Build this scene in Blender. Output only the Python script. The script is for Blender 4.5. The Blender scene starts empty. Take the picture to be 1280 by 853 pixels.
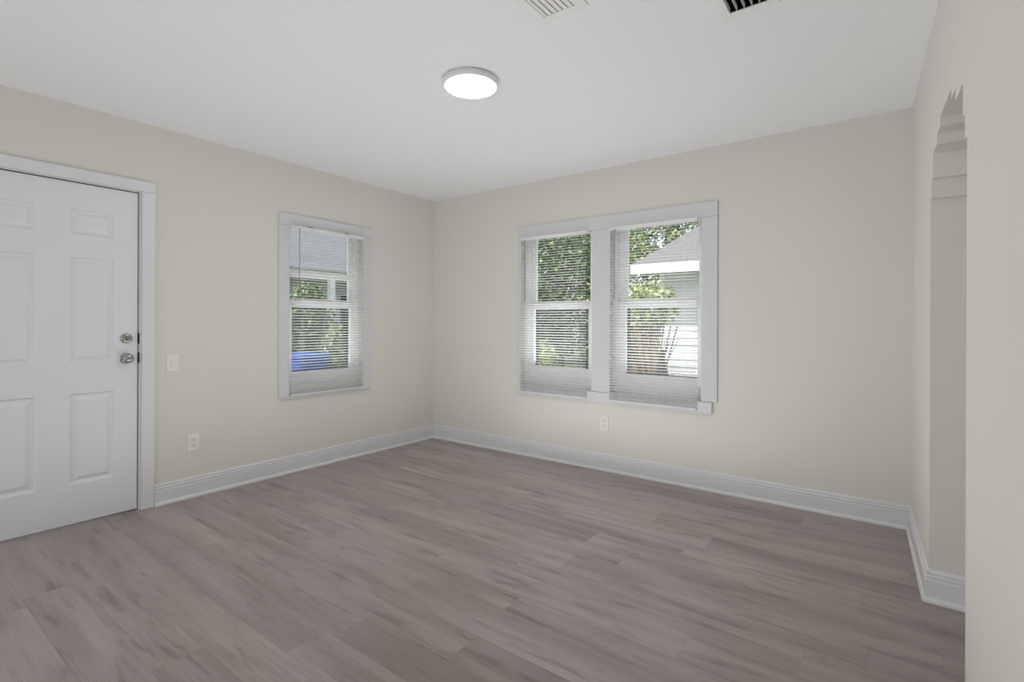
import bpy, bmesh, math, random
from mathutils import Vector, Matrix
R = math.radians
S = bpy.context.scene
COL = S.collection

# ------------------------------------------------------------------ camera
cam = bpy.data.cameras.new('camera'); camo = bpy.data.objects.new('camera', cam); COL.objects.link(camo)
cam.sensor_width = 36.0; cam.lens = 633.58 / 1280 * 36; cam.shift_y = -21.9 / 1280; cam.clip_start = 0.02
camo.matrix_world = (Matrix.Translation((3.7832, -3.7215, 1.1818)) @ Matrix.Rotation(R(36.72), 4, 'Z')
                     @ Matrix.Rotation(R(90), 4, 'X') @ Matrix.Rotation(R(0.22), 4, 'Z'))
S.camera = camo

# ------------------------------------------------------------------ light and exposure
LAMP_EMISSION = 46.0
wd = bpy.data.worlds.new('sky'); S.world = wd; wd.use_nodes = True
wn = wd.node_tree.nodes; wl = wd.node_tree.links
bg = wn['Background']; sky = wn.new('ShaderNodeTexSky')
sky.sky_type = 'NISHITA'; sky.sun_disc = False; sky.sun_elevation = R(55); sky.sun_rotation = R(170)
hs_ = wn.new('ShaderNodeHueSaturation'); hs_.inputs['Saturation'].default_value = 0.45
wl.new(sky.outputs[0], hs_.inputs['Color']); wl.new(hs_.outputs[0], bg.inputs[0]); bg.inputs[1].default_value = 0.34
sun = bpy.data.lights.new('sun', 'SUN'); suno = bpy.data.objects.new('sun', sun); COL.objects.link(suno)
sun.energy = 6.0; sun.angle = R(0.6); sun.color = (1.0, 0.95, 0.86)
suno.rotation_euler = (R(33), 0, R(-12))            # shines towards +y and down
# added fill lamp behind the camera; the front wall there is closed
ar = bpy.data.lights.new('rear_fill', 'AREA'); aro = bpy.data.objects.new('rear_fill', ar); COL.objects.link(aro)
ar.shape = 'RECTANGLE'; ar.size = 3.4; ar.size_y = 2.0; ar.energy = 31; ar.color = (0.97, 0.985, 1.0)
aro.location = (1.5, -6.0, 1.0); aro.rotation_euler = (R(93), 0, 0)
# added upward fill lamp just above the floor, brightens the ceiling
br = bpy.data.lights.new('upward_fill', 'AREA'); bro = bpy.data.objects.new('upward_fill', br); COL.objects.link(bro)
br.shape = 'RECTANGLE'; br.size = 2.1; br.size_y = 2.8; br.energy = 25.5; br.color = (0.97, 0.985, 1.0)
bro.location = (2.05, -1.8, 0.04); bro.rotation_euler = (R(180), 0, 0)
# added fill lamp in the unseen room beyond the arch, brightens the jamb
hl = bpy.data.lights.new('hall_fill', 'AREA'); hlo = bpy.data.objects.new('hall_fill', hl); COL.objects.link(hlo)
hl.shape = 'RECTANGLE'; hl.size = 1.6; hl.size_y = 1.4; hl.energy = 15; hl.color = (0.98, 0.99, 1.0)
hlo.location = (5.3, -4.6, 1.4); hlo.rotation_euler = (R(90), 0, R(12))
# added fill lamp outside and below each window, brightens blinds and frames
for k, (loc, rot, w, e) in enumerate([((1.477, 1.5, 0.22), (R(118), 0, R(180)), 0.8, 55), ((2.348, 1.5, 0.22), (R(118), 0, R(180)), 0.8, 55), ((-1.5, -1.24, 0.22), (R(118), 0, R(-90)), 0.8, 55)]):
    gl = bpy.data.lights.new('window_fill', 'AREA'); glo = bpy.data.objects.new('window_fill', gl); COL.objects.link(glo)
    gl.shape = 'RECTANGLE'; gl.size = w; gl.size_y = 0.5; gl.energy = e; gl.color = (0.98, 0.99, 1.0)
    glo.location = loc; glo.rotation_euler = rot
S.view_settings.view_transform = 'Standard'; S.view_settings.look = 'None'
S.view_settings.gamma = 1.0; S.view_settings.exposure = -0.13; S.view_settings.use_curve_mapping = False
S.cycles.max_bounces = 10; S.cycles.diffuse_bounces = 6; S.cycles.transparent_max_bounces = 24

# ------------------------------------------------------------------ materials
def lin(r, g, b):
    f = lambda c: (c / 255 / 12.92) if c / 255 <= 0.04045 else ((c / 255 + 0.055) / 1.055) ** 2.4
    return (f(r), f(g), f(b), 1.0)

def mat(name, rgb, rough=0.5, metal=0.0, bump=0.0, bscale=40.0, vary=0.0, vscale=3.0, spec=0.5):
    m = bpy.data.materials.new(name); m.use_nodes = True
    nt = m.node_tree; b = nt.nodes['Principled BSDF']
    c = lin(*rgb)
    b.inputs['Base Color'].default_value = c
    b.inputs['Roughness'].default_value = rough; b.inputs['Metallic'].default_value = metal
    b.inputs['Specular IOR Level'].default_value = spec
    tc = nt.nodes.new('ShaderNodeTexCoord')
    if vary:
        n = nt.nodes.new('ShaderNodeTexNoise'); n.inputs['Scale'].default_value = vscale; n.inputs['Detail'].default_value = 4
        nt.links.new(tc.outputs['Object'], n.inputs['Vector'])
        r = nt.nodes.new('ShaderNodeMixRGB'); nt.links.new(n.outputs['Fac'], r.inputs[0])
        r.inputs[1].default_value = tuple(x * (1 - vary) for x in c[:3]) + (1,)
        r.inputs[2].default_value = tuple(min(1, x * (1 + vary)) for x in c[:3]) + (1,)
        nt.links.new(r.outputs[0], b.inputs['Base Color'])
    if bump:
        n = nt.nodes.new('ShaderNodeTexNoise'); n.inputs['Scale'].default_value = bscale; n.inputs['Detail'].default_value = 5
        nt.links.new(tc.outputs['Object'], n.inputs['Vector'])
        bp = nt.nodes.new('ShaderNodeBump'); bp.inputs['Strength'].default_value = bump; bp.inputs['Distance'].default_value = 0.01
        nt.links.new(n.outputs['Fac'], bp.inputs['Height']); nt.links.new(bp.outputs[0], b.inputs['Normal'])
    return m

M = {}
M['wall'] = mat('cream_wall_paint', (226, 224, 217), 0.62, bump=0.3, bscale=7.0, vary=0.012, vscale=1.5, spec=0.25)
M['ceiling'] = mat('white_ceiling_paint', (246, 247, 249), 0.75, bump=0.05, bscale=9.0, spec=0.2)
M['trim'] = mat('white_trim_paint', (228, 229, 231), 0.32, bump=0.04, bscale=25, spec=0.45)
M['casing'] = mat('casing_paint', (217, 218, 220), 0.4, bump=0.06, bscale=25, spec=0.4)
M['door'] = mat('white_door_paint', (233, 235, 238), 0.35, spec=0.45, bump=0.02, bscale=60)
M['vinyl'] = mat('white_vinyl', (242, 242, 242), 0.35, spec=0.5)
M['blind'] = mat('white_blind_vinyl', (249, 249, 249), 0.4, spec=0.4)
nt = M['blind'].node_tree; pb_ = nt.nodes['Principled BSDF']; tl_ = nt.nodes.new('ShaderNodeBsdfTranslucent'); tl_.inputs[0].default_value = lin(249, 249, 249)
mx_ = nt.nodes.new('ShaderNodeMixShader'); mx_.inputs[0].default_value = 0.5
nt.links.new(pb_.outputs[0], mx_.inputs[1]); nt.links.new(tl_.outputs[0], mx_.inputs[2]); nt.links.new(mx_.outputs[0], nt.nodes['Material Output'].inputs[0])
M['wand'] = mat('clear_grey_wand', (150, 152, 152), 0.2, spec=0.6)
M['dark'] = mat('dark_gap', (26, 26, 27), 0.9, spec=0.1)
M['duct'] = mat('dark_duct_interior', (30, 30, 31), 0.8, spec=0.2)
M['bronze'] = mat('dark_screen_frame', (38, 38, 44), 0.5)
M['nickel'] = mat('satin_nickel', (170, 168, 164), 0.24, metal=1.0)
M['plastic'] = mat('white_switch_plastic', (237, 235, 229), 0.35)
M['lampbody'] = mat('white_lamp_body', (236, 236, 236), 0.4)
M['ventw'] = mat('white_vent_enamel', (244, 244, 244), 0.45)
M['exterior'] = mat('stucco', (214, 210, 202), 0.9, bump=0.3, bscale=30)

def emission(name, rgb, s):
    m = bpy.data.materials.new(name); m.use_nodes = True; nt = m.node_tree
    b = nt.nodes['Principled BSDF']; b.inputs['Base Color'].default_value = (0.9, 0.9, 0.9, 1)
    b.inputs['Emission Color'].default_value = lin(*rgb); b.inputs['Emission Strength'].default_value = s
    return m
M['diffuser'] = emission('lit_diffuser', (250, 251, 255), LAMP_EMISSION)

def thin(name, kind):
    m = bpy.data.materials.new(name); m.use_nodes = True; nt = m.node_tree; nt.nodes.remove(nt.nodes['Principled BSDF'])
    out = nt.nodes['Material Output']; mix = nt.nodes.new('ShaderNodeMixShader'); tr = nt.nodes.new('ShaderNodeBsdfTransparent')
    if kind == 'glass':
        tr.inputs[0].default_value = (0.95, 0.965, 0.96, 1)
        g = nt.nodes.new('ShaderNodeBsdfGlossy'); g.inputs['Roughness'].default_value = 0.02
        fr = nt.nodes.new('ShaderNodeFresnel'); fr.inputs[0].default_value = 1.35
        nt.links.new(fr.outputs[0], mix.inputs[0])
    else:
        g = nt.nodes.new('ShaderNodeBsdfDiffuse'); g.inputs[0].default_value = lin(112, 114, 118)
        mix.inputs[0].default_value = 0.26
    nt.links.new(tr.outputs[0], mix.inputs[1]); nt.links.new(g.outputs[0], mix.inputs[2]); nt.links.new(mix.outputs[0], out.inputs[0])
    return m
M['glass'] = thin('window_glass', 'glass')
M['mesh'] = thin('insect_screen_mesh', 'screen')

def floor_mat():
    m = bpy.data.materials.new('vinyl_plank_floor'); m.use_nodes = True; nt = m.node_tree; N = nt.nodes; Lk = nt.links
    b = N['Principled BSDF']
    tc = N.new('ShaderNodeTexCoord'); sp = N.new('ShaderNodeSeparateXYZ'); Lk.new(tc.outputs['Object'], sp.inputs[0])
    def mth(op, a, b2=None, c=None):
        n = N.new('ShaderNodeMath'); n.operation = op
        for i, v in enumerate((a, b2, c)):
            if v is None: continue
            if isinstance(v, (int, float)): n.inputs[i].default_value = v
            else: Lk.new(v, n.inputs[i])
        return n.outputs[0]
    PW, PL = 0.1625, 1.22
    ry = mth('DIVIDE', mth('ADD', sp.outputs[1], 1.45 + 20 * PW), PW)
    row = mth('FLOOR', ry); fy = mth('FRACT', ry)
    wn1 = N.new('ShaderNodeTexWhiteNoise'); wn1.noise_dimensions = '1D'; Lk.new(mth('ADD', row, 3.37), wn1.inputs['W'])
    rx = mth('ADD', mth('DIVIDE', sp.outputs[0], PL), mth('MULTIPLY', wn1.outputs['Value'], 7.0))
    colm = mth('FLOOR', rx); fx = mth('FRACT', rx)
    cmb = N.new('ShaderNodeCombineXYZ'); Lk.new(row, cmb.inputs[0]); Lk.new(colm, cmb.inputs[1])
    wn2 = N.new('ShaderNodeTexWhiteNoise'); wn2.noise_dimensions = '2D'; Lk.new(cmb.outputs[0], wn2.inputs['Vector'])
    rnd = wn2.outputs['Value']
    def noise(sx, sy, detail, rough=0.5, dist=0.0, seed=11.0):
        v = N.new('ShaderNodeCombineXYZ')
        Lk.new(mth('ADD', mth('MULTIPLY', sp.outputs[0], sx), mth('MULTIPLY', rnd, 37.0)), v.inputs[0])
        Lk.new(mth('ADD', mth('MULTIPLY', sp.outputs[1], sy), mth('MULTIPLY', rnd, 19.0)), v.inputs[1])
        Lk.new(mth('MULTIPLY', rnd, seed), v.inputs[2])
        n = N.new('ShaderNodeTexNoise'); n.inputs['Scale'].default_value = 1.0; n.inputs['Detail'].default_value = detail
        n.inputs['Roughness'].default_value = rough; n.inputs['Distortion'].default_value = dist
        Lk.new(v.outputs[0], n.inputs['Vector']); return n.outputs['Fac']
    def ramp(f, stops):
        r = N.new('ShaderNodeValToRGB'); e = r.color_ramp.elements
        e[0].position, e[0].color = stops[0]; e[1].position, e[1].color = stops[-1]
        for p, c in stops[1:-1]:
            q = e.new(p); q.color = c
        Lk.new(f, r.inputs[0]); return r.outputs[0]
    def mixc(kind, f, a, b2):
        n = N.new('ShaderNodeMixRGB'); n.blend_type = kind
        for i, v in enumerate((f, a, b2)):
            if isinstance(v, (int, float)): n.inputs[i].default_value = v
            elif isinstance(v, tuple): n.inputs[i].default_value = v
            else: Lk.new(v, n.inputs[i])
        return n.outputs[0]
    broad = noise(1.1, 9.0, 3, 0.5, 0.4)
    base = ramp(broad, [(0.25, lin(145, 132, 128)), (0.5, lin(162, 151, 147)), (0.75, lin(175, 166, 163))])
    tint = ramp(rnd, [(0.0, (0.83, 0.825, 0.82, 1)), (0.35, (1.0, 0.99, 0.985, 1)), (0.7, (0.94, 0.935, 0.93, 1)), (1.0, (1.09, 1.085, 1.08, 1))])
    c = mixc('MULTIPLY', 1.0, base, tint)
    grain = noise(3.0, 130.0, 4, 0.6, 0.2)
    g1 = ramp(grain, [(0.3, (0.87, 0.86, 0.855, 1)), (0.7, (1.09, 1.09, 1.09, 1))])
    c = mixc('MULTIPLY', 0.85, c, g1)
    knots = noise(3.5, 22.0, 3, 0.5, 0.35, 5.0)
    k1 = ramp(knots, [(0.55, (1, 1, 1, 1)), (0.63, (0.85, 0.84, 0.835, 1)), (0.71, (0.66, 0.645, 0.64, 1))])
    c = mixc('MULTIPLY', 0.9, c, k1)
    # flowing cathedral rings inside the darker patches
    wv = N.new('ShaderNodeTexWave'); wv.wave_type = 'RINGS'; wv.inputs['Scale'].default_value = 1.0
    wv.inputs['Distortion'].default_value = 5.0; wv.inputs['Detail'].default_value = 2.0
    vv = N.new('ShaderNodeCombineXYZ')
    Lk.new(mth('ADD', mth('MULTIPLY', fx, 6.0), mth('MULTIPLY', rnd, 9.0)), vv.inputs[0]); Lk.new(mth('MULTIPLY', mth('SUBTRACT', fy, 0.5), 7.0), vv.inputs[1])
    Lk.new(vv.outputs[0], wv.inputs['Vector'])
    ring = ramp(wv.outputs['Fac'], [(0.0, (0.82, 0.81, 0.80, 1)), (1.0, (1.05, 1.05, 1.05, 1))])
    msk = ramp(noise(1.6, 12.0, 2, 0.5, 0.3, 8.0), [(0.5, (0, 0, 0, 1)), (0.66, (1, 1, 1, 1))])
    c = mixc('MULTIPLY', mth('MULTIPLY', msk, 0.75), c, ring)
    ey = mth('MULTIPLY', mth('MINIMUM', fy, mth('SUBTRACT', 1.0, fy)), PW)
    ex = mth('MULTIPLY', mth('MINIMUM', fx, mth('SUBTRACT', 1.0, fx)), PL)
    ed = mth('MINIMUM', ey, ex)
    seam = mth('LESS_THAN', ed, 0.0009)
    c = mixc('MIX', mth('MULTIPLY', seam, 0.30), c, lin(104, 94, 90))
    Lk.new(c, b.inputs['Base Color'])
    Lk.new(mth('ADD', 0.25, mth('MULTIPLY', grain, 0.14)), b.inputs['Roughness'])
    b.inputs['Specular IOR Level'].default_value = 0.55
    bp = N.new('ShaderNodeBump'); bp.inputs['Strength'].default_value = 0.12; bp.inputs['Distance'].default_value = 0.002
    Lk.new(mth('SUBTRACT', grain, mth('MULTIPLY', seam, 1.5)), bp.inputs['Height']); Lk.new(bp.outputs[0], b.inputs['Normal'])
    return m
M['floor'] = floor_mat()

# ------------------------------------------------------------------ mesh helpers
class MB:
    """collects shapes; build() links them as ONE mesh object"""
    def __init__(self): self.bm = bmesh.new()
    def _face(self, vs, mi=0):
        try:
            f = self.bm.faces.new(vs); f.material_index = mi; return f
        except ValueError: return None
    def box(self, a, b, bevel=0.0, P=None, mi=0):
        a, b = [min(p, q) for p, q in zip(a, b)], [max(p, q) for p, q in zip(a, b)]
        P = P or (lambda x, y, z: (x, y, z))
        v = [self.bm.verts.new(P(x, y, z)) for x in (a[0], b[0]) for y in (a[1], b[1]) for z in (a[2], b[2])]
        fs = [self._face([v[i] for i in q], mi) for q in ((0, 1, 3, 2), (4, 6, 7, 5), (0, 4, 5, 1), (2, 3, 7, 6), (0, 2, 6, 4), (1, 5, 7, 3))]
        if bevel:
            es = list({e for f in fs for e in f.edges})
            bmesh.ops.bevel(self.bm, geom=es, offset=bevel, segments=2, affect='EDGES', profile=0.6)
        return self
    def sweep(self, prof, p0, p1, mi=0):
        """closed profile given as two lists of 3D points"""
        n = len(p0); a = [self.bm.verts.new(p) for p in p0]; b = [self.bm.verts.new(p) for p in p1]
        for i in range(n):
            j = (i + 1) % n; self._face([a[i], a[j], b[j], b[i]], mi)
        self._face(a[::-1], mi); self._face(b, mi); return self
    def tube(self, pts, r, n=8, mi=0):
        pts = [Vector(p) for p in pts]; rr = r if isinstance(r, (list, tuple)) else [r] * len(pts); rings = []
        for i, p in enumerate(pts):
            d = (pts[min(i + 1, len(pts) - 1)] - pts[max(i - 1, 0)]).normalized()
            s = d.cross(Vector((0, 0, 1)) if abs(d.z) < 0.9 else Vector((1, 0, 0))).normalized(); t = d.cross(s)
            rings.append([self.bm.verts.new(p + (s * math.cos(2 * math.pi * k / n) + t * math.sin(2 * math.pi * k / n)) * rr[i]) for k in range(n)])
        for a, b in zip(rings, rings[1:]):
            for k in range(n): self._face([a[k], a[(k + 1) % n], b[(k + 1) % n], b[k]], mi)
        self._face(rings[0][::-1], mi); self._face(rings[-1], mi); return self
    def lathe(self, prof, c, axis='z', n=32, sign=1, mi=0):
        """prof: (radius, height) pairs along the axis from c"""
        rings = []
        for r, h in prof:
            ring = []
            for k in range(n):
                a = 2 * math.pi * k / n; u, v = r * math.cos(a), r * math.sin(a); h2 = h * sign
                o = (u, v, h2) if axis == 'z' else (h2, u, v) if axis == 'x' else (u, h2, v)
                ring.append(self.bm.verts.new([c[i] + o[i] for i in range(3)]))
            rings.append(ring)
        for a, b in zip(rings, rings[1:]):
            for k in range(n): self._face([a[k], a[(k + 1) % n], b[(k + 1) % n], b[k]], mi)
        self._face(rings[0][::-1], mi); self._face(rings[-1], mi); return self
    def quad(self, pts, mi=0): self._face([self.bm.verts.new(p) for p in pts], mi); return self
    def build(self, name, m, parent=None, smooth=False, fix=True):
        if fix: bmesh.ops.recalc_face_normals(self.bm, faces=self.bm.faces)
        if parent is not None:
            o0, q = Vector((0, 0, 0)), parent
            while q is not None: o0 += q.location; q = q.parent
            for v in self.bm.verts: v.co -= o0
        me = bpy.data.meshes.new(name); self.bm.to_mesh(me); self.bm.free()
        for mm in (m if isinstance(m, (list, tuple)) else [m]): me.materials.append(mm)
        if smooth:
            for p in me.polygons: p.use_smooth = True
            try: me.set_sharp_from_angle(angle=R(40))
            except Exception: pass
        o = bpy.data.objects.new(name, me); COL.objects.link(o)
        if parent is not None: o.parent = parent
        return o

def slab(mb, P, u0, u1, z0, z1, w0, w1, holes):
    """a wall u0..u1 x z0..z1, thickness w0..w1, with rectangular holes cut through"""
    us = sorted({u0, u1, *[h for q in holes for h in q[:2] if u0 < h < u1]})
    zs = sorted({z0, z1, *[h for q in holes for h in q[2:] if z0 < h < z1]})
    solid = lambda i, j: 0 <= i < len(us) - 1 and 0 <= j < len(zs) - 1 and not any(
        q[0] < (us[i] + us[i + 1]) / 2 < q[1] and q[2] < (zs[j] + zs[j + 1]) / 2 < q[3] for q in holes)
    cache = {}
    def V(i, w, j):
        k = (i, w, j)
        if k not in cache: cache[k] = mb.bm.verts.new(P(us[i], w, zs[j]))
        return cache[k]
    for i in range(len(us) - 1):
        for j in range(len(zs) - 1):
            if not solid(i, j): continue
            for w in (w0, w1): mb._face([V(i, w, j), V(i + 1, w, j), V(i + 1, w, j + 1), V(i, w, j + 1)])
            if not solid(i - 1, j): mb._face([V(i, w0, j), V(i, w0, j + 1), V(i, w1, j + 1), V(i, w1, j)])
            if not solid(i + 1, j): mb._face([V(i + 1, w0, j), V(i + 1, w0, j + 1), V(i + 1, w1, j + 1), V(i + 1, w1, j)])
            if not solid(i, j - 1): mb._face([V(i, w0, j), V(i + 1, w0, j), V(i + 1, w1, j), V(i, w1, j)])
            if not solid(i, j + 1): mb._face([V(i, w0, j + 1), V(i + 1, w0, j + 1), V(i + 1, w1, j + 1), V(i, w1, j + 1)])
    return mb

def struct(o): o['kind'] = 'structure'; return o
def tag(o, label, cat, group=None):
    o['label'] = label; o['category'] = cat
    if group: o['group'] = group
    return o
def thing(name, label, cat, loc, group=None):
    o = bpy.data.objects.new(name, None); COL.objects.link(o); o.location = loc; o.empty_display_size = 0.1
    return tag(o, label, cat, group)
def root(name, loc=(0, 0, 0)):
    o = bpy.data.objects.new(name, None); COL.objects.link(o); o.location = loc; o.empty_display_size = 0.1
    return struct(o)

H = 2.44; W = 3.8847; A = 0.0395; FRONT = -6.2
PL = lambda u, w, z: (-w, u, z)                 # left wall: u = y, w outwards
PB = lambda u, w, z: (u, w, z)                  # back wall: u = x, w outwards
PR = lambda u, w, z: (W + A * u + w, -u, z)     # right wall: u = distance from the back corner

# ------------------------------------------------------------------ large structure
struct(MB().box((-0.2, FRONT - 0.2, -0.5), (6.6, 0.2, 0.0)).build('floor', M['floor']))
v1, v2 = (2.642, 2.79, -2.27, -1.976), (3.258, 3.405, -1.84, -1.556)
struct(slab(MB(), lambda u, w, z: (u, z, w), -0.2, 6.6, FRONT - 0.2, 0.2, H, H + 0.2, [v1, v2]).build('ceiling', M['ceiling']))
struct(MB().box((-0.55, FRONT - 0.5, H + 0.45), (6.9, 0.5, H + 0.6)).build('roof', M['exterior']))
WL = (-1.60, -0.885, 0.60, 2.0)
WB1, WB2 = (1.108, 1.845, 0.60, 2.0), (1.98, 2.715, 0.60, 2.0)
DOOR = (-3.40, -2.555, 0.0, 2.005)
struct(slab(MB(), PL, FRONT, 0.0, 0.0, H, 0.0, 0.2, [WL, DOOR]).build('wall_left', M['wall']))
struct(slab(MB(), PB, -0.2, 6.6, 0.0, H, 0.0, 0.2, [WB1, WB2]).build('wall_back', M['wall']))
arch = [(0.91, 1.806, 0, 1.717), (0.947, 1.769, 1.717, 1.794), (0.984, 1.732, 1.794, 1.895), (1.124, 1.592, 1.895, 1.934), (1.22, 1.496, 1.934, 1.971)]
struct(slab(MB(), PR, 0.0, -FRONT, 0.0, H, 0.0, 0.15, arch).build('wall_right', M['wall']))
struct(MB().box((-0.2, FRONT - 0.2, 0), (6.6, FRONT, H)).build('wall_front', M['wall']))
struct(MB().box((6.4, FRONT, 0), (6.6, 0, H)).build('wall_hall', M['wall']))

BP = [(0, 0), (0.026, 0), (0.026, 0.010), (0.021, 0.019), (0.015, 0.022), (0.015, 0.094), (0.011, 0.097), (0.011, 0.103), (0.0145, 0.106),
      (0.0145, 0.111), (0.009, 0.114), (0.009, 0.121), (0.0115, 0.125), (0.008, 0.134), (0, 0.136)]
def base(mb, p, q, n, k0=0, k1=0):
    """baseboard from p to q on the floor, n = direction into the room; k = 1 inner mitre, -1 outer mitre"""
    p, q, n = Vector((*p, 0)), Vector((*q, 0)), Vector((*n, 0)).normalized(); d = (q - p).normalized()
    mb.sweep(None, [p + n * o + d * (o * k0) + Vector((0, 0, z)) for o, z in BP], [q + n * o - d * (o * k1) + Vector((0, 0, z)) for o, z in BP])
    return mb
struct(base(MB(), (0, -2.487), (0, 0), (1, 0), 0, 1).build('baseboard_left', M['trim'], smooth=False))
struct(base(MB(), (0, 0), (W, 0), (0, -1), 1, 1).build('baseboard_back', M['trim']))
nr = (-1, -A)
jr = PR(0.91, 0, 0); jr2 = PR(0.91, 0.15, 0); jn = PR(1.806, 0, 0); jn2 = PR(1.806, 0.15, 0)
mb = MB(); base(mb, (W, 0), jr[:2], nr, 1, -1); base(mb, jr[:2], jr2[:2], (0, -1), -1, 0)
struct(mb.build('baseboard_right', M['trim']))
mb = MB(); base(mb, jn2[:2], jn[:2], (0, 1), 0, -1); base(mb, jn[:2], PR(6.2, 0, 0)[:2], nr, -1, 0)
struct(mb.build('baseboard_right_near', M['trim']))
struct(base(MB(), (0, FRONT), (0, -3.48), (1, 0)).build('baseboard_left_near', M['trim']))

# ------------------------------------------------------------------ windows
def window(num, P, op, cas, glass, bar=False):
    """vinyl single-hung window in a wall opening; op = wall opening, glass = (u0,u1, lower z0,z1, upper z0,z1)"""
    u0, u1, z0, z1 = op; g0, g1, a0, a1, b0, b1 = glass
    r = root('window_%d' % num, P((u0 + u1) / 2, 0.1, z0))
    f = MB()
    e = 0.001
    f.box((u0 + e, 0.055, z0 + e), (u0 + 0.045, 0.15, z1 - e), P=P); f.box((u1 - 0.045, 0.055, z0 + e), (u1 - e, 0.15, z1 - e), P=P)
    f.box((u0 + 0.045, 0.055, z1 - 0.035), (u1 - 0.045, 0.15, z1 - e), P=P); f.box((u0 + 0.045, 0.045, z0 + e), (u1 - 0.045, 0.15, z0 + 0.115), P=P)
    f.build('frame', M['vinyl'], r)
    s = MB(); t0, t1 = 0.096, 0.122                                   # upper sash, outside track
    s.box((u0 + 0.046, t0, b0 - 0.05), (g0, t1, z1 - 0.036), P=P); s.box((g1, t0, b0 - 0.05), (u1 - 0.046, t1, z1 - 0.036), P=P)
    s.box((g0, t0, b1), (g1, t1, z1 - 0.036), P=P); s.box((g0, t0, b0 - 0.05), (g1, t1, b0), P=P)
    if bar: s.box((g0, t0 - 0.006, 1.555), (g1, t1 + 0.004, 1.598), P=P)
    us = s.build('upper_sash', M['vinyl'], r)
    MB().box((g0, 0.107, b0), (g1, 0.111, b1), P=P).build('pane', M['glass'], us)
    s = MB(); t0, t1 = 0.064, 0.092                                   # lower sash, inside track
    s.box((u0 + 0.046, t0, z0 + 0.116), (g0, t1, a1 + 0.055), P=P); s.box((g1, t0, z0 + 0.116), (u1 - 0.046, t1, a1 + 0.055), P=P)
    s.box((g0, t0, z0 + 0.116), (g1, t1, a0), P=P); s.box((g0, t0 - 0.006, a1), (g1, t1, a1 + 0.055), bevel=0.003, P=P)
    c = (g0 + g1) / 2
    ls = s.build('lower_sash', M['vinyl'], r)
    MB().box((c - 0.03, t0 - 0.016, a1 + 0.03), (c + 0.03, t0 - 0.0065, a1 + 0.05), bevel=0.003, P=P).build('sash_lock', M['vinyl'], ls)
    MB().box((g0, 0.076, a0), (g1, 0.080, a1), P=P).build('pane', M['glass'], ls)
    q = MB(); w0, w1 = 0.128, 0.146
    q.box((g0 - 0.02, w0, a0 - 0.02), (g0 + 0.004, w1, a1 + 0.02), P=P); q.box((g1 - 0.004, w0, a0 - 0.02), (g1 + 0.02, w1, a1 + 0.02), P=P)
    q.box((g0 + 0.004, w0, a0 - 0.02), (g1 - 0.004, w1, a0 + 0.002), P=P); q.box((g0 + 0.004, w0, a1 - 0.002), (g1 - 0.004, w1, a1 + 0.02), P=P)
    sc = q.build('screen_frame', M['bronze'], r)
    MB().quad([P(g0 + 0.004, 0.137, a0), P(g1 - 0.004, 0.137, a0), P(g1 - 0.004, 0.137, a1), P(g0 + 0.004, 0.137, a1)]).build('screen_mesh', M['mesh'], sc)
    return r

window(1, PL, WL, None, (-1.519, -0.963, 0.785, 1.308, 1.372, 1.945), bar=True)
window(2, PB, WB1, None, (1.208, 1.759, 0.80, 1.306, 1.374, 1.95))
window(3, PB, WB2, None, (2.093, 2.655, 0.785, 1.310, 1.384, 1.955))

# casings
c = MB(); B = 0.003
c.box((-1.667, -0.016, 0.607), (-1.583, -0.0005, 1.944), B, PL); c.box((-0.897, -0.016, 0.607), (-0.803, -0.0005, 1.944), B, PL)
c.box((-1.667, -0.016, 1.945), (-0.803, -0.0005, 2.036), B, PL); c.box((-1.655, -0.022, 0.588), (-0.80, -0.0005, 0.6065), B, PL)
struct(c.build('trim_1', M['casing']))
c = MB()
c.box((1.075, -0.016, 0.631), (1.123, -0.0005, 1.944), B, PB); c.box((1.832, -0.016, 0.631), (1.993, -0.0005, 1.944), B, PB)
c.box((2.702, -0.016, 0.631), (2.812, -0.0005, 1.944), B, PB); c.box((1.075, -0.016, 1.945), (2.812, -0.0005, 2.051), B, PB)
c.box((1.075, -0.024, 0.544), (2.778, -0.0005, 0.630), B, PB)
struct(c.build('trim_2', M['casing']))

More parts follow.
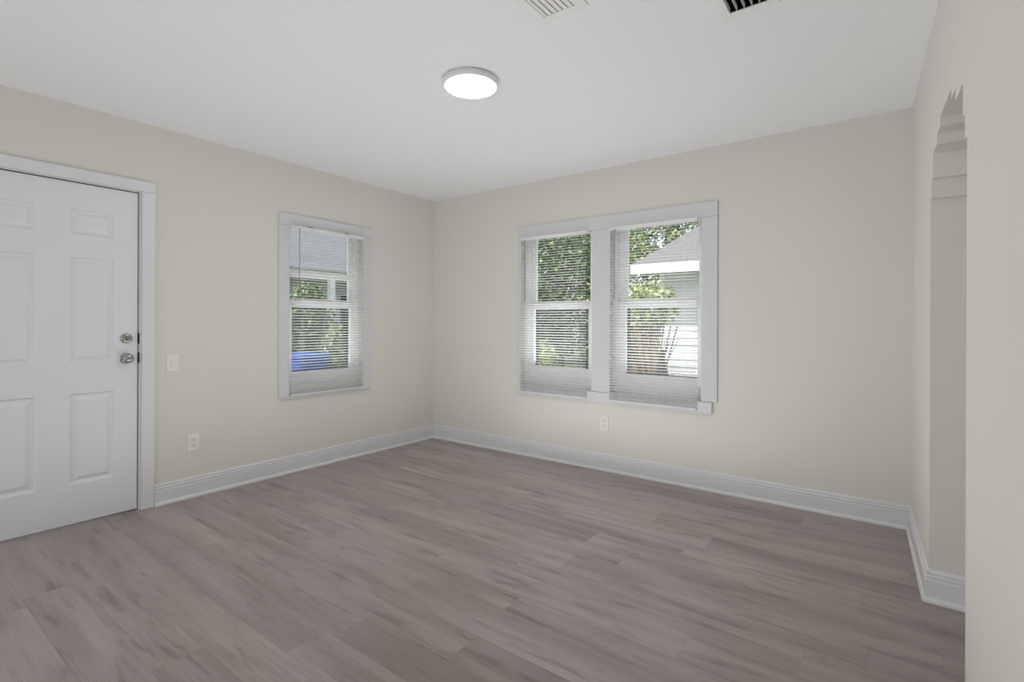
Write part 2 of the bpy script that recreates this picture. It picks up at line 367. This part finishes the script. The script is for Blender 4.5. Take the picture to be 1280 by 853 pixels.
# ------------------------------------------------------------------ blinds
def blind(P, u0, u1, top, bot, label, wand_u, wand_z, clips=()):
    r = thing('window_blind', label, 'blind', P((u0 + u1) / 2, -0.04, bot), 'white mini blinds in the windows')
    MB().box((u0, -0.050, top - 0.026), (u1, -0.0165, top), 0.002, P).build('headrail', M['blind'], r)
    n = 5; zs = []; z = top - 0.040
    while z > bot + 0.075: zs.append(z); z -= 0.0222
    while z > bot + 0.024: zs.append(z); z -= 0.0125
    mb = MB(); hw = 0.0125; tilt = R(13)
    for k, zz in enumerate(zs):
        t = tilt if zz > bot + 0.075 else R(4)
        top_, low = [], []
        for i in range(n):
            s = -1 + 2 * i / (n - 1); y = s * hw; h = 0.0022 * (1 - s * s)
            yy, hh = y * math.cos(t) - h * math.sin(t), y * math.sin(t) + h * math.cos(t)
            top_.append((yy, zz + hh + 0.0003)); low.append((yy, zz + hh - 0.0003))
        prof = top_ + low[::-1]
        d0 = 0.0015 * math.sin(k * 2.3)
        mb.sweep(None, [P(u0 + 0.003 + d0, -0.037 + y, z_) for y, z_ in prof], [P(u1 - 0.003 + d0, -0.037 + y, z_) for y, z_ in prof])
    mb.build('slats', M['blind'], r)
    MB().box((u0 + 0.002, -0.0485, bot), (u1 - 0.002, -0.0265, bot + 0.016), 0.004, P).build('bottom_rail', M['blind'], r)
    L = u1 - u0
    for q in (0.14, 0.86):
        m2 = MB()
        for w in (-0.0508, -0.0240): m2.box((u0 + L * q - 0.0006, w - 0.0004, bot + 0.016), (u0 + L * q + 0.0006, w + 0.0004, top - 0.026), P=P)
        m2.build('ladder_cord', M['blind'], r)
    MB().tube([P(wand_u, -0.058, top - 0.02), P(wand_u, -0.0595, (top + wand_z) / 2), P(wand_u, -0.058, wand_z)], 0.0035, 6).build('tilt_wand', M['wand'], r, smooth=True)
    for cu in clips:
        MB().box((cu - 0.02, -0.040, top + 0.0002), (cu + 0.02, -0.0175, top + 0.006), P=P).build('mounting_clip', M['dark'], r)
    return r
blind(PL, -1.582, -0.900, 1.944, 0.606, 'white mini blind lowered over the single window beside the door wall switch', -1.525, 1.37, (-1.42, -1.08))
blind(PB, 1.125, 1.795, 1.944, 0.566, 'white mini blind with leafy trees behind it, left half of the double window', 1.19, 1.37)
blind(PB, 1.995, 2.680, 1.944, 0.566, 'white mini blind with a grey roof behind it, right half of the double window', 2.05, 1.37)

# ------------------------------------------------------------------ door
dr = root('door_1', (-0.042, -2.975, 0.0))
FX = -0.020; D0, D1, DZ0, DZ1 = -3.385, -2.572, 0.008, 1.992
cols = [(-3.262, -3.046), (-2.900, -2.686)]; rows = [(0.235, 0.762), (0.936, 1.562), (1.692, 1.843)]
holes = [(a, b, c_, d) for a, b in cols for c_, d in rows]
mb = slab(MB(), lambda u, w, z: (FX - w, u, z), D0, D1, DZ0, DZ1, 0.0, 0.040, holes)
for a, b, c_, d in holes:
    pr = [(0, 0.0), (0.005, 0.004), (0.009, 0.011), (0.022, 0.012), (0.040, 0.003), (0.044, 0.002)]
    rings = []
    for off, dep in pr:
        rings.append([mb.bm.verts.new((FX - dep, y, z)) for y, z in ((a + off, c_ + off), (b - off, c_ + off), (b - off, d - off), (a + off, d - off))])
    for p, q in zip(rings, rings[1:]):
        for k in range(4): mb._face([p[k], p[(k + 1) % 4], q[(k + 1) % 4], q[k]])
    mb._face(rings[-1])
mb.build('slab', M['door'], dr, fix=True)
kb = MB().lathe([(0.033, 0), (0.033, 0.004), (0.029, 0.008), (0.014, 0.010), (0.0125, 0.026), (0.020, 0.030), (0.0265, 0.038), (0.028, 0.048), (0.026, 0.058), (0.019, 0.064), (0.006, 0.066)],
               (FX, -2.632, 0.957), 'x', 28).build('knob', M['nickel'], dr, smooth=True)
db = MB().lathe([(0.031, 0), (0.031, 0.005), (0.027, 0.012), (0.023, 0.014), (0.004, 0.0145)], (FX, -2.630, 1.080), 'x', 28).build('deadbolt', M['nickel'], dr, smooth=True)
MB().box((FX + 0.0145, -2.6345, 1.062), (FX + 0.030, -2.6255, 1.098), 0.002).build('thumb_turn', M['nickel'], db)
for z in (1.080, 0.957): MB().box((FX - 0.012, -2.5716, z - 0.028), (FX + 0.001, -2.5712, z + 0.028)).build('latch_plate', M['dark'], dr)
jb = MB()
jb.box((-0.199, -2.566, 0.0), (0.0, -2.5555, 2.004)); jb.box((-0.199, -3.399, 0.0), (0.0, -3.392, 2.004)); jb.box((-0.199, -3.392, 1.998), (0.0, -2.566, 2.004))
jb.box((-0.199, -2.590, 0.0), (FX - 0.043, -2.566, 1.998)); jb.box((-0.199, -3.392, 0.0), (FX - 0.043, -3.37, 1.998)); jb.box((-0.199, -3.37, 1.975), (FX - 0.043, -2.59, 1.998))
jb.build('jamb', M['trim'], dr)
MB().box((FX - 0.040, -3.385, 1.9925), (FX - 0.006, -2.572, 1.9975)).build('gap_shade_strip', M['dark'], dr)  # added dark strip, stands in for shade in the gap above the door
for z in (1.080, 0.957): MB().box((-0.022, -2.5664, z - 0.034), (-0.002, -2.5661, z + 0.034)).build('strike_plate', M['dark'], dr)
MB().box((-0.2, -3.392, 0.0), (-0.064, -2.566, 0.004)).build('threshold', M['dark'], dr)
c = MB()
c.box((0.0005, -2.558, 0.0), (0.019, -2.489, 2.003), B); c.box((0.0005, -3.465, 0.0), (0.019, -3.397, 2.003), B); c.box((0.0005, -3.465, 2.0032), (0.019, -2.489, 2.068), B)
struct(c.build('trim_3', M['trim']))

# ------------------------------------------------------------------ ceiling lamp
LC = (2.038, -1.748, 0)
t = thing('ceiling_lamp', 'round white flush ceiling lamp, switched on', 'lamp', (LC[0], LC[1], H))
MB().lathe([(0.134, -0.0005), (0.140, -0.003), (0.140, -0.011), (0.134, -0.0135)], (LC[0], LC[1], H), 'z', 64).build('base', M['lampbody'], t, smooth=True)
MB().lathe([(0.135, -0.0125), (0.1415, -0.013), (0.1460, -0.017), (0.1460, -0.029), (0.1430, -0.034), (0.1325, -0.034), (0.1325, -0.027)], (LC[0], LC[1], H), 'z', 64).build('rim', M['lampbody'], t, smooth=True)
MB().lathe([(0.1320, -0.028), (0.1320, -0.034), (0.1, -0.0368), (0.05, -0.038), (0.002, -0.0385)], (LC[0], LC[1], H), 'z', 64).build('diffuser', M['diffuser'], t, smooth=True)

# ------------------------------------------------------------------ ceiling vents
def vent(h, out, label, n, blade, lean):
    x0, x1, y0, y1 = h; t = thing('ceiling_vent', label, 'vent', ((x0 + x1) / 2, (y0 + y1) / 2, H), 'ceiling air vents')
    f = MB(); a, b, c_, d = out
    for bx in ((a, x0 + 0.004, c_, d), (x1 - 0.004, b, c_, d), (x0 + 0.004, x1 - 0.004, c_, y0 + 0.004), (x0 + 0.004, x1 - 0.004, y1 - 0.004, d)):
        f.box((bx[0], bx[2], H - 0.007), (bx[1], bx[3], H - 0.0003), 0.002)
    f.build('frame', M['ventw'], t)
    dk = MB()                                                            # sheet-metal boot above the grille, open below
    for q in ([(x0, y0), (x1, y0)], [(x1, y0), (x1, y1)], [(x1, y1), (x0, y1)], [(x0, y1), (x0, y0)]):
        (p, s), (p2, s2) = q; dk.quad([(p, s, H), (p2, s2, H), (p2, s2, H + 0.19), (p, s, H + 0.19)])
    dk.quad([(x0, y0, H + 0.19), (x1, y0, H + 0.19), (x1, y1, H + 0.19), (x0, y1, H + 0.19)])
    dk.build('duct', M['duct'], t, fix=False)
    st = (x1 - x0 - 0.008) / n
    for k in range(n + 1):
        x = x0 + 0.004 + st * k
        cx = x + 0.0007 if k == 0 else x - 0.0007 if k == n else x
        dx = blade * math.sin(lean) / 2; dz = blade * math.cos(lean)
        p = [(cx - dx - 0.0006, -0.004), (cx - dx + 0.0006, -0.004), (cx + dx + 0.0006, -0.004 + dz), (cx + dx - 0.0006, -0.004 + dz)]
        MB().sweep(None, [(u, y0 + 0.002, H + z) for u, z in p], [(u, y1 - 0.002, H + z) for u, z in p]).build('louver', M['ventw'], t)
    return t
vent(v1, (2.602, 2.830, -2.315, -1.948), 'white ceiling vent with slanted closed louvers nearest the round lamp', 6, 0.0265, R(-79))
vent(v2, (3.228, 3.435, -1.87, -1.526), 'white ceiling vent with black gaps between upright louvers, right of the other vent', 5, 0.018, R(8))

# ------------------------------------------------------------------ switch, sockets, cable
t = thing('light_switch', 'white rocker light switch on the wall right of the door', 'switch', PL(-2.385, 0, 0.916))
MB().box((-2.420, -0.007, 0.858), (-2.349, -0.0004, 0.973), 0.003, PL).build('plate', M['plastic'], t)
MB().box((-2.401, -0.0105, 0.884), (-2.368, -0.0065, 0.949), 0.002, PL).build('rocker', M['plastic'], t)
def outlet(P, u, z, label):
    t = thing('electrical_outlet', label, 'outlet', P(u, 0, z), 'duplex wall outlets')
    MB().box((u - 0.036, -0.007, z - 0.0585), (u + 0.036, -0.0004, z + 0.0585), 0.003, P).build('plate', M['plastic'], t)
    for dz in (-0.0205, 0.0205):
        s = MB().box((u - 0.0165, -0.0095, z + dz - 0.0145), (u + 0.0165, -0.0065, z + dz + 0.0145), 0.003, P).build('socket', M['plastic'], t)
        for du, hh in ((-0.0065, 0.004), (0.0065, 0.005)):
            MB().box((u + du - 0.0012, -0.0099, z + dz - hh + 0.003), (u + du + 0.0012, -0.0094, z + dz + hh + 0.003), P=P).build('slot', M['dark'], s)
        MB().lathe([(0.0024, 0), (0.0024, 0.0004)], P(u, -0.0095, z + dz - 0.0085), 'x' if P is PL else 'y', 10, 1 if P is PL else -1).build('ground_hole', M['dark'], s)
outlet(PL, -2.258, 0.369, 'white wall outlet low on the wall between the door and the single window')
outlet(PB, 1.940, 0.380, 'white wall outlet low under the double window')
pts = [PL(-2.221, -0.003, 0.392), PL(-2.19, -0.0035, 0.386), PL(-2.165, -0.0035, 0.372), PL(-2.135, -0.0035, 0.362), PL(-2.105, -0.003, 0.366)]
tag(MB().tube(pts, 0.0036, 6).build('cable', M['wall'], smooth=True), 'short cream painted cable running along the wall from the outlet by the door', 'cable')

# ------------------------------------------------------------------ outside
random.seed(7)
G = -0.45
def leafmat(name, rgb):
    return mat(name, rgb, 0.55, vary=0.35, vscale=6.0, spec=0.3)
LV = [leafmat('leaf_dark', (74, 90, 70)), leafmat('leaf_mid', (108, 128, 90)), leafmat('leaf_light', (158, 174, 116)), leafmat('leaf_yellow', (196, 200, 142))]
M['bark'] = mat('bark', (84, 73, 63), 0.9, bump=0.6, bscale=25, vary=0.3)
M['grass'] = mat('lawn', (112, 118, 78), 0.95, vary=0.4, vscale=1.2, bump=0.5, bscale=30)
M['siding'] = mat('white_siding', (222, 222, 228), 0.6)
M['shingle'] = mat('grey_shingles', (116, 114, 116), 0.9, vary=0.2, vscale=9, bump=0.5, bscale=25)
M['fascia'] = mat('white_fascia', (244, 244, 246), 0.5)
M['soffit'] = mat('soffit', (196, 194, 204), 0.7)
M['fencewood'] = mat('brown_fence_wood', (142, 118, 98), 0.85, vary=0.25, vscale=8)
M['houseglass'] = mat('dark_house_window', (48, 54, 62), 0.1)
M['blue'] = mat('blue_bin_plastic', (48, 92, 196), 0.4)
M['bluedark'] = mat('blue_bin_lid', (62, 108, 214), 0.35)
M['black'] = mat('black_rubber', (24, 24, 25), 0.7)

struct(MB().box((-40, -30, G - 0.3), (40, 40, G)).build('ground', M['grass']))

def cloud(center, rad, n, size, mats, droop=0.0, hollow=0.35):
    mb = MB(); cx, cy, cz = center
    for _ in range(n):
        while True:
            p = Vector((random.uniform(-1, 1), random.uniform(-1, 1), random.uniform(-1, 1)))
            if hollow < p.length < 1 and random.random() < 0.35 + 0.65 * (0.5 + 0.5 * math.sin(p.x * 7 + cx) * math.sin(p.y * 6 + p.z * 8)): break
        q = Vector((cx + p.x * rad[0], cy + p.y * rad[1], cz + p.z * rad[2]))
        a = Vector((random.gauss(0, 1), random.gauss(0, 1), random.gauss(0, 0.7) - droop)).normalized()
        b = a.cross(Vector((random.gauss(0, 1), random.gauss(0, 1), random.gauss(0, 1)))).normalized()
        s = size * random.uniform(0.6, 1.4)
        mb.quad([q, q + a * s * 0.5 + b * s * 0.28, q + a * s, q + a * s * 0.5 - b * s * 0.28], random.choice(mats))
    return mb
def tree(name, label, cat, x, y, trunk_h, tr, crown_z, rad, n, size, mats, group=None, lean=0.0, stems=1):
    t = thing(name, label, cat, (x, y, G), group)
    tk = MB()
    for s in range(stems):
        a = 2 * math.pi * s / max(stems, 1) + x; sx, sy = (0.14 * math.cos(a), 0.14 * math.sin(a)) if stems > 1 else (0, 0)
        k = 3.0 if stems > 1 else 0
        tk.tube([(x + sx * 0.3, y + sy * 0.3, G), (x + sx + lean * 0.3, y + sy, G + trunk_h * 0.5), (x + sx * (1 + k * 0.5) + lean, y + sy * (1 + k * 0.5), G + trunk_h)], [tr, tr * 0.8, tr * 0.5], 8)
        for b in range(3):
            z = G + trunk_h * (0.6 + 0.15 * b); an = a + 2.1 * b
            tk.tube([(x + sx + lean * 0.6, y + sy, z), (x + sx + lean + math.cos(an) * rad[0] * 0.6, y + sy + math.sin(an) * rad[1] * 0.6, z + trunk_h * 0.3)], [tr * 0.5, tr * 0.2], 6)
    tk.build('trunk' if stems == 1 else 'stems', M['bark'], t, smooth=True)
    cloud((x + lean, y, crown_z), rad, n, size, mats).build('foliage', LV, t, fix=False)
    return t

# neighbour house seen through the double window: hip roof, white fascia, white lap siding
hs = thing('neighbor_house', 'white sided house with grey shingle hip roof outside the double window', 'house', (4.5, 9.0, G))
EX, EY, EZ = 0.20, 4.5, 2.10                     # eave corner
wl_ = MB(); wx, wy = 0.52, 5.05
wl_.box((wx, wy, G), (9.0, 13.0, EZ + 0.02))
z = G + 0.02
while z < EZ - 0.02:                             # lap boards
    wl_.sweep(None, [(wx - 0.012, wy, z), (wx - 0.012, wy - 0.016, z), (wx - 0.012, wy - 0.003, z + 0.125), (wx - 0.012, wy, z + 0.125)],
              [(9.0, wy, z), (9.0, wy - 0.016, z), (9.0, wy - 0.003, z + 0.125), (9.0, wy, z + 0.125)])
    z += 0.125
wl_.build('wall', M['siding'], hs)
MB().box((wx - 0.02, wy - 0.026, G), (wx + 0.08, wy + 0.08, EZ - 0.01), 0.004).build('corner_board', M['fascia'], hs)
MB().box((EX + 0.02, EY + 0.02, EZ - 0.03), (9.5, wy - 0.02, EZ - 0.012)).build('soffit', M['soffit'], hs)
MB().box((EX, EY - 0.024, EZ - 0.07), (9.5, EY, EZ + 0.09), 0.004).build('fascia', M['fascia'], hs)
rf = MB(); rise = 0.62
ap = [(EX, EY, EZ + 0.09), (9.5, EY, EZ + 0.09), (9.5, 13.6, EZ + 0.09), (EX, 13.6, EZ + 0.09)]
hx = 4.4; rz = EZ + 0.09 + rise * hx
r1, r2 = (EX + 2.6, EY + hx, rz), (EX + 2.8, 13.6 - hx, rz)
rf.quad([ap[0], ap[1], (9.5, EY + hx, rz), r1]); rf.quad([ap[0], r1, r2, ap[3]]); rf.quad([ap[3], r2, (9.5, 13.6 - hx, rz), ap[2]]); rf.quad([r1, (9.5, EY + hx, rz), (9.5, 13.6 - hx, rz), r2])
rf.quad(ap); rf.build('roof', M['shingle'], hs)

t = thing('wood_fence', 'brown upright board wood fence beside the white sided house', 'fence', (0.0, 5.3, G))
pb = MB(); x = -0.55
while x < 0.42:
    pb.box((x, 5.3, G + 0.04), (x + 0.135, 5.32, 1.16 + 0.02 * math.sin(x * 9)), 0.003); x += 0.145
pb.build('boards', M['fencewood'], t)
for z in (0.0, 0.85): MB().box((-0.55, 5.32, z), (0.45, 5.36, z + 0.09)).build('rail', M['fencewood'], t)
for x in (-0.5, 0.36): MB().box((x, 5.36, G), (x + 0.09, 5.45, 1.1)).build('post', M['fencewood'], t)

tree('leggy_shrub', 'leggy yellow green shrub with bare stems in front of the wood fence', 'shrub', 1.08, 3.2, 1.60, 0.018, 1.44, (0.40, 0.34, 0.33), 1500, 0.07, [1, 2, 3, 3], stems=7)
tree('leggy_shrub', 'thin bare stemmed shrub against the wood fence left of the leggy green one', 'shrub', 0.1, 4.2, 1.3, 0.02, 0.95, (0.5, 0.3, 0.5), 240, 0.10, [1, 2, 2], stems=6)
cs = thing('conical_shrub', 'small dark pointed shrub against the white siding', 'shrub', (0.67, 4.72, G))
MB().tube([(0.67, 4.72, G), (0.67, 4.72, G + 0.7)], [0.025, 0.012], 6).build('trunk', M['bark'], cs)
mb = MB()
for _ in range(1500):
    h = random.random() ** 0.8; rr = 0.26 * (1 - h) * math.sqrt(random.uniform(0.3, 1)); a = random.uniform(0, 6.283)
    p = Vector((0.67 + rr * math.cos(a), 4.72 + rr * math.sin(a), G + 0.05 + 1.12 * h)); d = Vector((math.cos(a), math.sin(a), 0.8)).normalized() * 0.06
    e_ = d.cross(Vector((0, 0, 1))).normalized() * 0.016; mb.quad([p, p + d * 0.5 + e_, p + d, p + d * 0.5 - e_], 0)
mb.build('foliage', LV, cs, fix=False)

GR = 'trees beyond the double window'
tree('leafy_tree', 'dense dark green tree filling the left half of the double window', 'tree', -3.6, 8.4, 3.0, 0.14, 2.3, (1.35, 1.05, 2.1), 11000, 0.11, [0, 0, 1, 1, 2], GR)
tree('leafy_tree', 'sunlit yellow green tree behind the dense dark tree', 'tree', -4.0, 11.3, 4.2, 0.16, 4.0, (1.6, 1.1, 2.1), 8000, 0.13, [1, 2, 2, 3], GR)
tree('leafy_tree', 'mid green tree rising over the left slope of the grey hip roof', 'tree', -3.0, 15.2, 5.2, 0.2, 4.1, (2.0, 1.4, 2.5), 8000, 0.15, [0, 1, 1, 2, 3], GR)
tree('leafy_tree', 'tall dark tree far back at the left edge of the double window', 'tree', -7.6, 12.8, 5.0, 0.2, 3.6, (1.6, 1.4, 3.4), 7000, 0.16, [0, 0, 1], GR)
tree('low_shrub', 'low sunlit yellow green shrub seen low in the left half of the double window', 'shrub', -2.8, 6.1, 0.6, 0.03, 0.15, (0.58, 0.40, 0.6), 900, 0.12, [2, 3, 3], 'shrubs outside', stems=4)
tree('low_shrub', 'dark rounded shrub right of the low sunlit shrub', 'shrub', -1.7, 7.1, 0.8, 0.03, 0.35, (0.55, 0.42, 0.85), 1300, 0.12, [0, 0, 1], 'shrubs outside', stems=4)

# porch house seen through the single window
ph = thing('porch_house', 'pale grey house with grey roof and a white porch post outside the single window', 'house', (-9.5, 5.0, G))
pw = MB(); pw.box((-14, 1.0, G), (-9.6, 9.5, 2.62)); z = G
while z < 2.5:
    pw.sweep(None, [(-9.6, 1.0, z), (-9.584, 1.0, z), (-9.597, 1.0, z + 0.14), (-9.6, 1.0, z + 0.14)], [(-9.6, 9.5, z), (-9.584, 9.5, z), (-9.597, 9.5, z + 0.14), (-9.6, 9.5, z + 0.14)]); z += 0.14
pw.build('wall', mat('pale_grey_siding', (196, 200, 212), 0.7), ph)
MB().box((-9.61, 5.5, 0.55), (-9.57, 6.2, 2.0), 0.004).build('window', M['houseglass'], ph)
MB().box((-8.55, 4.36, G), (-8.40, 4.52, 2.46), 0.006).build('porch_post', M['fascia'], ph)
MB().box((-8.60, 0.6, 2.46), (-8.34, 9.8, 2.62), 0.006).build('porch_beam', M['fascia'], ph)
rf = MB()
for q in ([(-8.15, 0.5, 2.58), (-8.15, 9.9, 2.58), (-11.8, 9.9, 4.9), (-11.8, 0.5, 4.9)], [(-15.4, 0.5, 2.58), (-11.8, 0.5, 4.9), (-11.8, 9.9, 4.9), (-15.4, 9.9, 2.58)], [(-8.15, 0.5, 2.58), (-11.8, 0.5, 4.9), (-15.4, 0.5, 2.58)], [(-8.15, 9.9, 2.58), (-15.4, 9.9, 2.58), (-11.8, 9.9, 4.9)], [(-8.15, 0.5, 2.58), (-15.4, 0.5, 2.58), (-15.4, 9.9, 2.58), (-8.15, 9.9, 2.58)]): rf.quad(q)
rf.build('roof', mat('pale_grey_shingles', (120, 119, 124), 0.9, vary=0.12, vscale=8), ph)
GS = 'shrubs and trees beyond the single window'
tree('leafy_tree', 'bushy green tree in front of the porch house', 'tree', -6.0, 2.25, 1.6, 0.07, 1.3, (0.5, 0.5, 0.72), 2600, 0.09, [0, 1, 1, 2], GS)
tree('low_shrub', 'light green shrub beside the blue bin', 'shrub', -4.7, 1.98, 0.9, 0.03, 0.55, (0.24, 0.24, 0.62), 1300, 0.075, [1, 1, 2, 3], GS, stems=4)
tree('low_shrub', 'dark shrub between the blue bin and the porch', 'shrub', -7.45, 3.2, 0.9, 0.03, 0.6, (0.45, 0.9, 0.9), 1300, 0.11, [0, 0, 1], GS, stems=4)

bn = thing('recycling_bin', 'blue wheeled plastic bin outside the single window', 'bin', (-4.6, 1.32, G))
def taper(mb, cx, cy, z0, z1, a0, b0, a1, b1):
    p = [[(cx + sx * a, cy + sy * b, z) for sx, sy in ((-1, -1), (1, -1), (1, 1), (-1, 1))] for z, a, b in ((z0, a0, b0), (z1, a1, b1))]
    return mb.sweep(None, p[0], p[1])
taper(MB(), -4.6, 1.32, G + 0.06, 0.56, 0.24, 0.20, 0.33, 0.28).build('body', M['blue'], bn)
MB().box((-4.96, 1.02, 0.56), (-4.22, 1.62, 0.63), 0.02).build('lid', M['bluedark'], bn)
MB().tube([(-4.98, 1.06, 0.54), (-4.98, 1.58, 0.54)], 0.018, 8).build('handle', M['bluedark'], bn, smooth=True)
for y in (1.08, 1.56): MB().lathe([(0.03, 0), (0.12, 0.005), (0.12, 0.05), (0.03, 0.055)], (-4.86, y - 0.027, G + 0.12), 'y', 20).build('wheel', M['black'], bn, smooth=True)
